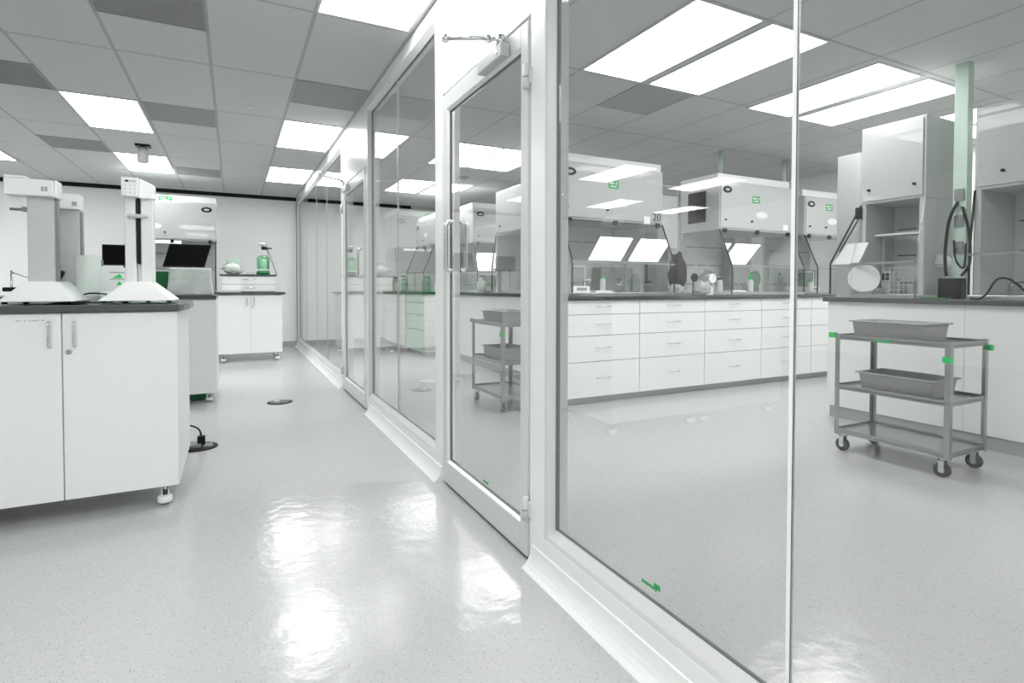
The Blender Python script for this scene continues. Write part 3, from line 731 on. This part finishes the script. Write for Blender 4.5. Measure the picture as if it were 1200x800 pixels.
# ------------------------------------------------------------------ column instruments on the near bench
def base_mb(x0, x1, y0, y1, tx0, tx1, ty0, ty1, h):
    return MB().hexa([(x0, y0, 0), (x1, y0, 0), (x1, y1, 0), (x0, y1, 0)], [(tx0, ty0, h), (tx1, ty0, h), (tx1, ty1, h), (tx0, ty1, h)])
t = thing('column_instrument', 'white column instrument with a black slot, right end of the near bench', 'lab instrument', (-.45, 3.60, TOPZ))
for x in (-.14, -.05, .05, .14):
    MB().cyl((x, -.165, 0), (x, -.165, .012), .011, n=12).build('foot', 'black', t)
for x in (-.12, .12): MB().cyl((x, .17, 0), (x, .17, .012), .011, n=12).build('foot', 'black', t)
b_ = base_mb(-.165, .165, -.20, .20, -.055, .055, -.13, .12, .10); b_.T = Matrix.Translation((0, 0, .012))
b_ = MB(); b_.hexa([(-.165, -.20, .012), (.165, -.20, .012), (.165, .20, .012), (-.165, .20, .012)], [(-.055, -.13, .112), (.055, -.13, .112), (.055, .13, .112), (-.055, .13, .112)])
b_.build('base', 'bright', t, .006)
m = MB(); m.box(-.066, -.05, .11, -.016, .04, .60); m.box(.006, -.05, .11, .062, .04, .60); m.box(-.016, -.02, .11, .006, .04, .60)
c = m.build('column', 'inst', t, .004)
m = MB(); m.box(-.011, -.052, .21, .001, -.022, .60); m.build('slot_strip', 'black', c)
m = MB(); m.box(-.05, -.075, .455, .03, -.05, .475); m.cyl((-.052, -.07, .465), (.045, -.07, .465), .008, n=10); m.build('carriage', 'instg', t, .002)
m = MB()
m.hexa([(-.072, -.105, .565), (.0, -.105, .560), (.0, .0, .560), (-.072, .0, .565)], [(-.072, -.105, .665), (.005, -.105, .665), (.005, .0, .665), (-.072, .0, .665)])
m.hexa([(.0, -.085, .560), (.072, -.06, .560), (.072, .0, .560), (.0, .0, .560)], [(.005, -.085, .665), (.072, -.06, .635), (.072, .0, .635), (.005, .0, .665)])
h_ = m.build('head', 'bright', t, .006)
m = MB(); m.box(-.055, -.1065, .638, -.038, -.105, .648); m.mi = 1
for i in range(3):
    for j in range(3): m.box(-.058+j*.022, -.1065, .62-i*.02, -.050+j*.022, -.105, .624-i*.02)
m.mi = 2; m.box(-.034, -.1065, .639, -.005, -.105, .647)
m.build('keypad', ['black', 'instg', 'instg'], h_)
t = thing('column_instrument', 'tall white column instrument with a long head, left end of the near bench', 'lab instrument', (-.85, 3.62, TOPZ))
for x in (-.13, -.05, .13): MB().cyl((x, -.18, 0), (x, -.18, .012), .011, n=12).build('foot', 'black', t)
b_ = MB(); b_.hexa([(-.15, -.22, .012), (.14, -.22, .012), (.14, .20, .012), (-.15, .20, .012)], [(-.065, -.14, .112), (.055, -.14, .112), (.055, .13, .112), (-.065, .13, .112)])
b_.build('base', 'bright', t, .006)
c = BX(-.072, -.06, .11, .035, .0, .56).build('column', 'instg', t, .004)
BX(.035, -.045, .11, .046, -.005, .56).build('column_rail', 'instd', t)
m = MB(); m.box(-.15, -.10, .54, .043, .02, .622); m.box(-.15, -.10, .6225, -.065, .02, .636); m.box(.0435, -.088, .535, .055, .01, .625)
h_ = m.build('head', 'bright', t, .005)
m = MB()
for j in range(2):
    for i in range(3): m.box(-.005+j*.014, -.1015, .565+i*.008, .006+j*.014, -.10, .570+i*.008)
m.build('keypad', 'instd', h_)
m = MB(); m.cyl((-.145, -.03, .475), (-.072, -.03, .475), .007, n=10); m.box(-.095, -.045, .465, -.07, -.015, .487); m.build('sensor_arm', 'instd', t)
t = thing('column_instrument', 'grey column instrument set back between the two white ones', 'lab instrument', (-.80, 3.93, TOPZ))
BX(-.12, -.14, 0, .13, .14, .05).build('base', 'inst', t, .006)
c = BX(-.080, -.04, .05, .022, .02, .52).build('column', 'instg', t, .004)
BX(.022, -.03, .05, .032, .015, .51).build('column_rail', 'instd', t)
h_ = BX(-.09, -.07, .52, .032, .02, .605).build('head', 'bright', t, .004)
m = MB()
for i in range(3): m.box(-.004, -.0715, .54+i*.008, .018, -.07, .545+i*.008)
m.build('keypad', 'instd', h_)
m = MB(); m.cyl((-.07, -.06, .13), (-.055, -.04, .17), .012, n=10); m.build('clip', 'black', t)
# things on that bench
t = thing('white_canister', 'tall white cylinder canister between the column instruments', 'canister', (-.715, 3.78, TOPZ))
MB().lathe([(.054, 0), (.057, .004), (.057, .225), (.054, .228)], n=32).build('body', 'cani', t) if 'cani' in M else None
M['cani'] = mat('pale mint plastic', (.76, .85, .80), .35)
MB().lathe([(.054, 0), (.057, .004), (.057, .252), (.052, .258)], n=32).build('body', 'cani', t)
BX(.052, -.01, .20, .063, .01, .235).build('lid_catch', 'instd', t)
t = thing('sample_carton', 'pale carton with bright green arrows beside the white canister', 'carton', (-.60, 3.86, TOPZ))
BX(-.07, -.03, 0, .07, .05, .195).build('box', 'inst', t, .004)
m = MB(); m.prism([(-.0, .095), (.03, .095), (.015, .12)], 'y', -.0315, -.03); m.prism([(-.02, .135), (.03, .135), (.018, .16)], 'y', -.0315, -.03)
m.build('print', 'tape', t); m = MB(); m.box(-.03, -.0313, .165, .04, -.03, .17); m.box(-.03, -.0313, .127, .04, -.03, .131); m.build('print', 'instd', t)
tag(MB().lathe([(.03, 0), (.033, .03), (.031, .06), (.0, .062)], (-.62, 3.70, TOPZ)).build('plastic_cup', 'bright'), 'small white cup in front of the pale carton', 'cup')
cable('black_cable', 'short black cable on the near bench between the instruments', [(-.69, 3.52, TOPZ+.045), (-.66, 3.5, TOPZ+.052), (-.62, 3.5, TOPZ+.05), (-.59, 3.52, TOPZ+.042), (-.58, 3.55, TOPZ+.006)], .004)
tag(BX(-.72, 3.40, TOPZ, -.66, 3.5, TOPZ+.012).build('cable_clip', 'black', None, .003), 'small black clip on the near bench between the white bases', 'clip')
t = thing('tool_stand', 'small dark stand with a thin arm at the left edge of the near bench', 'stand', (-1.03, 3.72, TOPZ))
BX(-.06, -.04, 0, .09, .05, .015).build('base', 'instg', t); BX(-.03, -.03, .06, .08, .03, .082).build('tray', 'black', t, .004)
MB().cyl((0, 0, 0), (0, 0, .17), .005, n=8).build('rod', 'chrome', t); MB().tube([(0, 0, .16), (.10, 0, .12)], .003, 8).build('arm', 'chrome', t)
for k, (x, lab) in enumerate(((-.935, 'left one of two tiny green capped vials beside the tall column'), (-.918, 'right one of two tiny green capped vials beside the tall column'))):
    t = thing('sample_vial', lab, 'vial', (x-.03, 3.86, TOPZ), 0, 'tiny vials'); MB().cyl((0, 0, 0), (0, 0, .12), .006, n=10).build('tube', 'inst', t); MB().cyl((0, 0, .12), (0, 0, .135), .007, n=10).build('cap', 'sticker', t)
m = MB()
for k in range(5): m.box(-.60+k*.068, 3.335, TOPZ+.0003, -.57+k*.068, 3.36, TOPZ+.004)
tag(m.build('tape_strip', 'green'), 'short strip of dark green tape along the front edge of the near bench', 'tape')
# monitor further back
def monitor(label, loc, W, Hh, rz=0, tilt=0, stand=.12):
    t = thing('flat_monitor', label, 'monitor', loc, rz)
    m = MB(); SH = Matrix.Identity(4); SH[0][2] = tilt; m.T = Matrix.Translation((0, 0, stand+Hh/2)) @ SH
    m.box(-W/2, 0, -Hh/2, W/2, .03, Hh/2); m.build('casing', 'black', t, .004)
    m = MB(); m.T = Matrix.Translation((0, -.001, stand+Hh/2)) @ SH; m.box(-W/2+.012, 0, -Hh/2+.015, W/2-.012, .001, Hh/2-.012); m.build('screen', 'screen', t)
    m = MB(); m.box(-.02, .03, .01, .02, .05, stand+Hh*.5); m.build('stand', 'instd', t); BX(-.10, -.05, 0, .10, .12, .012).build('foot', 'instd', t)
    return t
M['screen'] = mat('black screen', (.003, .003, .003), .5, spec=.1)
monitor('black flat monitor far behind, between the grey and white columns', (-.91, 6.45, TOPZ), .42, .20, 0, 0, .29)
# stuff on the middle bench
t = monitor('black tilted flat screen in front of the far hood, over the plastic covered box', (-.43, 6.66, TOPZ), .38, .24, 0, .28, .29)
t = thing('glove_box', 'box under milky plastic sheet on the middle bench below the tilted screen', 'covered box', (-.385, 6.42, TOPZ))
MB().hexa([(-.20, -.17, 0), (.20, -.17, 0), (.20, .17, 0), (-.20, .17, 0)], [(-.165, -.15, .262), (.175, -.15, .262), (.175, .15, .262), (-.165, .15, .262)]).build('cover', 'bag2', t, .012)
BX(-.15, -.12, .01, .15, .13, .225).build('inner_box', 'inst', t, .01)
m = MB(); m.box(-.08, -.123, .14, .09, -.12, .15); m.box(-.08, -.123, .05, -.07, -.12, .15); m.build('inner_mark', 'instg', t)
BX(-.17, -.155, .255, .18, .155, .272).build('lid', 'bright', t, .004)
tag(MB().hexa([(-.88, 6.58, TOPZ), (-.60, 6.58, TOPZ), (-.60, 6.85, TOPZ), (-.88, 6.85, TOPZ)], [(-.91, 6.55, TOPZ+.24), (-.59, 6.55, TOPZ+.24), (-.59, 6.88, TOPZ+.24), (-.91, 6.88, TOPZ+.24)]).build('storage_crate', 'green', None, .006), 'deep green crate on the middle bench left of the covered box', 'crate')
tag(BX(-.45, 6.35, .001, -.26, 6.6, .075).build('storage_box', 'green', None, .004), 'dark green box on the floor under the middle cabinet', 'box')
# far small bench equipment
t = thing('flask_stirrer', 'green based flask apparatus with a stirring rod on the far drawer chest', 'lab apparatus', (.42, 9.52, TOPZ+.272))
MB().lathe([(.085, 0), (.10, .01), (.10, .045), (.08, .06)], n=24).build('base', 'green', t)
MB().lathe([(.08, .06), (.085, .075), (.08, .09)], n=24).build('collar', 'bright', t)
MB().lathe([(.045, .09), (.048, .10), (.048, .24), (.03, .25)], n=20).build('inner_cylinder', 'bright', t)
MB().lathe([(.075, .09), (.08, .10), (.08, .27), (.055, .31), (.03, .32)], n=24).build('vessel', 'gwareg', t) if 'gwareg' in M else None
M['gwareg'] = pane_mat('green glassware', (.55, .80, .64), 1.5)
MB().lathe([(.085, .09), (.095, .10), (.095, .27), (.06, .30), (.03, .31)], n=24).build('vessel', 'gwareg', t)
MB().cyl((.09, .05, .0), (.06, .05, .50), .006, n=8).build('rod', 'instd', t); MB().tube([(.07, .05, .42), (.12, .05, .25), (.20, .05, .01)], .007, 8).build('hose', 'instd', t)
m = MB(); m.box(-.02, .03, .40, .06, .07, .45); m.box(.06, .035, .415, .13, .065, .435); m.build('clamp', 'black', t)
MB().lathe([(.02, .45), (.05, .48), (.05, .50), (.03, .51)], (-.01, .05, 0), n=16).build('cap', 'pgreen', t)
t = thing('crumpled_sheet', 'crumpled plastic sheeting at the left end of the far drawer chest', 'plastic sheeting', (0, 0, 0))
MB().blob((-.02, 9.45, TOPZ+.36), .125, .11, .085, .25, 3, 4).build('sheet', 'bag2', t)
MB().blob((.03, 9.40, TOPZ+.32), .09, .08, .045, .3, 3, 9).build('fold', 'bag', t)
tag(BX(.175, 9.40, TOPZ+.272, .31, 9.6, TOPZ+.31).build('equipment_tray', 'instg', None, .004), 'low grey tray left of the green flask on the far drawer chest', 'tray')
tag(BX(-.10, 9.66, TOPZ+.272, .10, 9.80, TOPZ+.52).build('paper_carton', 'pgreen', None, .006), 'pale green carton behind the crumpled sheeting on the far chest', 'carton')
# ------------------------------------------------------------------ lab bench top items
def jar(label, loc, r, h, lidm='instd', bodym='gware', grp=None, nm='glass_jar'):
    t = thing(nm, label, 'jar', loc, 0, grp)
    MB().lathe([(r*.9, 0), (r, r*.15), (r, h*.74), (r*.72, h*.86), (r*.70, h*.9)], n=22).build('body', bodym, t)
    MB().lathe([(r*.74, h*.88), (r*.76, h*.9), (r*.76, h), (r*.7, h*1.01)], n=22).build('lid', lidm, t); return t
def balance(label, loc, W=.2, rz=0):
    t = thing('analytical_balance', label, 'balance', loc, rz, 'analytical balances')
    BX(-W/2, -.17, 0, W/2, .17, .065).build('base', 'inst', t, .008)
    m = MB(); m.box(-.06, -.1715, .02, .06, -.17, .05); m.build('display', 'instd', t)
    BX(-W/2+.01, -.08, .065, W/2-.01, .14, .26).build('draft_shield', 'acry', t)
    m = MB(); a, b, c, d = -W/2+.006, W/2-.006, -.084, .144
    for x in (a, b):
        for y in (c, d): m.box(x-.004, y-.004, .065, x+.004, y+.004, .268)
    m.box(a, c, .26, b, d, .27); m.build('shield_frame', 'inst', t)
    MB().lathe([(.045, .07), (.045, .076)], (0, .03, 0)).build('pan', 'chrome', t); return t
z = TOPZ+.031; z0 = TOPZ
balance('white balance with clear shield at the left inside the leftmost lab hood', (3.10, 4.72, z))
t = thing('open_binder', 'open white binder lying in front of the balance in the leftmost hood', 'binder', (3.33, 4.56, z))
BX(-.11, -.08, 0, .11, .08, .012).build('cover', 'instg', t); BX(-.10, -.07, .012, -.005, .07, .020).build('page', 'paper', t); BX(.005, -.07, .012, .10, .07, .022).build('page', 'paper', t)
tag(BX(3.66, 5.0, z, 4.12, 5.16, z+.28).build('equipment_case', 'instd', None, .01), 'dark grey case at the back right of the leftmost lab hood', 'case')
jar('round glass vessel left in front of the dark case', (3.74, 4.74, z), .06, .15)
jar('taller glass vessel right in front of the dark case', (3.90, 4.70, z), .055, .20)
jar('squat glass vessel beside the right wall of the leftmost hood', (4.06, 4.68, z), .05, .12, 'black')
jar('tiny green capped bottle standing in the middle of the leftmost hood', (3.54, 4.80, z), .03, .17, 'tape', 'cani', None, 'sample_bottle')
# between the hoods
t = thing('equipment_rack', 'tall grey equipment rack between the two wide lab hoods', 'rack', (4.62, 4.98, z0))
BX(-.16, 0, .55, .16, .22, 1.30).build('cabinet', 'instg', t, .006); BX(-.16, .16, 0, .16, .22, .55).build('back_plate', 'instd', t)
BX(-.14, -.01, 1.18, .14, 0, 1.28).build('panel', 'instd', t)
tag(MB().blob((4.58, 4.78, z0+.24), .10, .10, .24, .16, 3, 2).build('refuse_bag', 'black'), 'black bag slumped between the two wide lab hoods', 'bag')
tag(MB().blob((4.42, 4.62, z0+.06), .10, .09, .06, .3, 3, 12).build('plastic_bag', 'bag'), 'crumpled clear bag on the bench just right of the leftmost hood', 'bag')
tag(MB().blob((4.74, 4.54, z0+.075), .09, .08, .075, .3, 3, 21).build('plastic_bag', 'bag'), 'crumpled clear bag on the bench just left of the round glass bowl', 'bag')
t = thing('round_flask', 'round glass bowl lying on its side between the wide hoods', 'flask', (4.93, 4.66, z0))
MB().lathe([(.03, -.09), (.085, -.05), (.105, 0), (.085, .05), (.05, .07)], (0, 0, .19), 26, 'y').build('bowl', 'gware', t)
MB().lathe([(.055, -.006), (.055, .006)], (-.02, -.10, .19), 20, 'y').build('rim', 'bright', t); BX(-.05, -.05, 0, .05, .05, .09).build('stand', 'inst', t)
t = thing('wall_knob', 'black round knob plate on the bench between the wide hoods', 'knob', (4.83, 4.72, z0)); MB().lathe([(.045, -.01), (.05, 0), (.045, .02)], (-.03, 0, .20), 20, 'y').build('knob', 'black', t); BX(-.035, .015, 0, -.025, .035, .2).build('post', 'instd', t)
# in hood B
t = thing('wash_bottle', 'white bottle with a green tip in the middle lab hood', 'bottle', (5.83, 4.80, z)); MB().lathe([(.035, 0), (.04, .01), (.04, .13), (.02, .155)]).build('body', 'inst', t); MB().lathe([(.022, .155), (.022, .17), (.008, .20), (.004, .24)]).build('cap', 'tape', t)
t = thing('round_filter', 'round green filter disc standing in the middle lab hood', 'filter', (6.16, 5.0, z)); MB().lathe([(.10, -.012), (.10, .012)], (0, 0, .17), 28, 'y').build('disc', 'sage', t) if 'sage' in M else None
M['sage'] = mat('sage green disc', (.20, .34, .26), .5)
MB().lathe([(.10, -.012), (.10, .012)], (0, 0, .17), 28, 'y').build('disc', 'sage', t); BX(-.04, -.03, 0, .04, .03, .075).build('stand', 'instd', t)
t = thing('open_binder', 'open papers at the left of the middle lab hood', 'papers', (5.35, 4.62, z)); BX(-.12, -.08, 0, .12, .08, .008).build('cover', 'instg', t); BX(-.11, -.07, .008, .10, .07, .018).build('page', 'paper', t)
tag(BX(5.72, 5.02, z, 5.80, 5.16, z+.70).build('upright_duct', 'instd', None, .004), 'dark upright duct against the back of the middle lab hood', 'duct')
balance('white balance in the right end lab hood', (6.85, 4.80, z), .22)
tag(BX(7.15, 4.95, z, 7.35, 5.1, z+.3).build('equipment_case', 'instd', None, .01), 'dark case at the back of the right end lab hood', 'case')
# by the tall enclosures
t = thing('round_filter', 'large round white disc standing at the left of the tall enclosure', 'disc', (4.785, 2.79, z0), math.radians(-62)); MB().lathe([(.113, -.008), (.118, -.004), (.118, .004), (.113, .008)], (0, 0, .165), 36, 'y').build('disc', 'hoodcap', t)
BX(-.05, -.02, 0, .05, .05, .05).build('foot', 'instd', t)
t = thing('wire_basket', 'clear box with wire grid inside the left tall enclosure', 'basket', (5.0, 2.58, z))
BX(-.09, -.11, 0, .09, .11, .22).build('clear_box', 'acry', t)
m = MB()
for k in range(7):
    m.box(-.095, -.11+k*.0366-.002, 0, -.091, -.11+k*.0366+.002, .22)
    m.box(-.095, -.11, k*.0366-.002, -.091, .11, k*.0366+.002)
m.build('grid', 'instg', t)
t = thing('equipment_tray', 'pale shelf tray high inside the left tall enclosure', 'tray', (5.1, 2.62, z)); BX(-.12, -.2, .50, .12, .2, .515).build('shelf', 'hoodcap', t)
for q in (-.19, .19): BX(-.01, q-.006, 0, .01, q+.006, .5).build('support', 'instg', t)
tag(BX(4.72, 2.16, z0+.0005, 4.80, 2.33, z0+.012).build('tray_liner', 'green', None, .002), 'dark green liner strip on the bench right of the left tall enclosure', 'liner')
tag(MB().blob((4.93, 2.78, z+.03), .05, .06, .03, .3, 3, 33).build('plastic_bag', 'bag'), 'small crumpled clear bag inside the left tall enclosure', 'bag')
t = thing('hook_shelf', 'small pale bracket shelf on the side of the left tall enclosure', 'shelf', (5.1, 2.37, z0))
MB().hexa([(-.10, -.09, .27), (.06, -.09, .27), (.06, -.001, .27), (-.10, -.001, .27)], [(-.08, -.07, .30), (.06, -.07, .30), (.06, -.001, .36), (-.08, -.001, .36)]).build('bracket', 'inst', t, .003)
BX(-.10, -.10, .25, .06, -.001, .265).build('ledge', 'hoodcap', t)
t = thing('green_clamp', 'bright green clamp inside the tall enclosure at the right edge', 'clamp', (5.05, 1.62, z))
MB().cyl((0, 0, 0), (0, 0, .30), .006, n=8).build('rod', 'chrome', t); MB().box(-.02, -.05, .22, .02, .04, .25).box(-.02, -.05, .18, .02, -.03, .25).build('jaw', 'tape', t, .003)
jar('small white bottle at the back of the left tall enclosure', (5.18, 2.74, z), .03, .13, 'instd', 'inst', None, 'sample_bottle')
jar('glass flask in front of the wire grid box in the left tall enclosure', (4.90, 2.44, z), .03, .11)
t = thing('instrument_box', 'pale instrument box at the left of the left tall enclosure', 'instrument', (5.10, 2.76, z)); BX(-.05, -.04, 0, .05, .04, .2).build('case', 'instg', t, .005); BX(-.052, -.03, .12, -.05, .03, .18).build('display', 'black', t)
jar('wide glass jar beside the tiny green capped bottle in the leftmost hood', (3.42, 4.92, z), .06, .14, 'inst')
jar('glass beaker just right of the binder in the leftmost hood', (3.60, 4.60, z), .035, .09, 'inst')
jar('small glass beaker at the left front of the middle lab hood', (5.52, 4.62, z), .035, .10)
jar('white capped bottle behind the papers in the middle lab hood', (5.42, 4.92, z), .04, .17, 'black', 'inst', None, 'sample_bottle')
jar('tall glass cylinder at the right end of the middle lab hood', (6.22, 4.66, z), .035, .24)
jar('pale bottle in front of the balance in the right end lab hood', (6.70, 4.58, z), .035, .15, 'tape', 'inst', None, 'sample_bottle')
jar('glass jar on the floor of the tall enclosure at the right edge', (5.0, 1.86, z), .04, .10)
# items on rear bench seen through doors
jar('white bottle on the rear bench seen through the nearest glass door', (3.35, 7.6, z0), .06, .22, 'bright', 'inst', None, 'sample_bottle')
tag(MB().lathe([(.09, -.02), (.11, 0), (.09, .02)], (3.4, 7.1, z0+.13), 24, 'x').build('round_gauge', 'sage'), 'dark round gauge on the rear bench behind the nearest glass door', 'gauge')
jar('glass bottle on the rear bench, nearer than the white bottle', (3.25, 7.35, z0), .055, .26)
VS = [(2.84, 8.68, .08, .26, 'gwareg', 'green tinted glass vessel at the near corner of the green edged bench'),
 (3.02, 8.66, .06, .20, 'cani', 'pale mint vessel beside the corner vessel on the green edged bench'),
 (3.24, 8.66, .07, .30, 'bag2', 'tall milky green vessel at the near end of the green edged bench'),
 (2.83, 9.95, .07, .24, 'gwareg', 'green tinted glass vessel beyond the hood on the green edged bench'),
 (2.86, 10.15, .06, .30, 'cani', 'tall pale mint vessel beyond the hood on the green edged bench'),
 (2.84, 10.40, .08, .20, 'bag2', 'squat milky vessel far down the green edged bench'),
 (2.87, 10.70, .07, .28, 'instd', 'dark grey vessel at the far end of the green edged bench')]
for x, y, r_, hgt, mt, lab in VS:
    jar(lab, (x, y, z0), r_, hgt, 'green' if mt != 'instd' else 'black', mt, 'vessels on the green edged bench', 'lab_vessel')
# ------------------------------------------------------------------ floor fittings
t = thing('floor_drain', 'round dark floor drain in the corridor near the far glass door', 'floor drain', (.40, 5.87, 0))
MB().lathe([(.118, .0005), (.118, .004), (.10, .005)], n=36).build('ring', 'black', t)
m = MB()
for k in range(-3, 4):
    w_ = math.sqrt(max(0, .09**2-(k*.026)**2)); m.box(-w_, k*.026-.007, .005, w_, k*.026+.007, .008)
m.build('grate', 'instd', t); BX(-.05, -.03, .006, .0, .03, .014).build('plug', 'instg', t)
t = thing('floor_drain', 'faint round floor drain inside the lab behind the middle glass panel', 'floor drain', (2.1, 6.4, 0)); MB().lathe([(.12, .0005), (.12, .004), (.10, .005)], n=36).build('ring', 'instg', t)
t = thing('floor_socket', 'open round black floor socket with plugs behind the near cabinet', 'floor socket', (-.235, 4.48, 0))
MB().lathe([(.125, .0005), (.125, .006), (.11, .010)], n=36).build('ring', 'black', t)
BX(-.09, -.06, .010, .02, .06, .035).build('outlet_block', 'instd', t, .003); BX(-.005, -.035, .02, .045, .01, .085).build('plug', 'black', t, .006); BX(-.10, -.05, .02, -.055, .0, .08).build('plug', 'black', t, .006)
BX(.03, -.05, .008, .09, .05, .013).build('flap', 'instd', t)
cable('power_cable', 'black cable rising from the floor socket behind the near cabinet', [(-.215, 4.47, .08), (-.23, 4.47, .13), (-.28, 4.48, .16), (-.36, 4.5, .16), (-.5, 4.55, .10), (-.62, 4.6, .012)], .006)
cable('thin_wire', 'thin pale wire standing up from the floor socket', [(-.205, 4.45, .085), (-.20, 4.44, .16), (-.19, 4.44, .23), (-.28, 4.46, .27), (-.40, 4.5, .33)], .002, 'instg', 'wire')
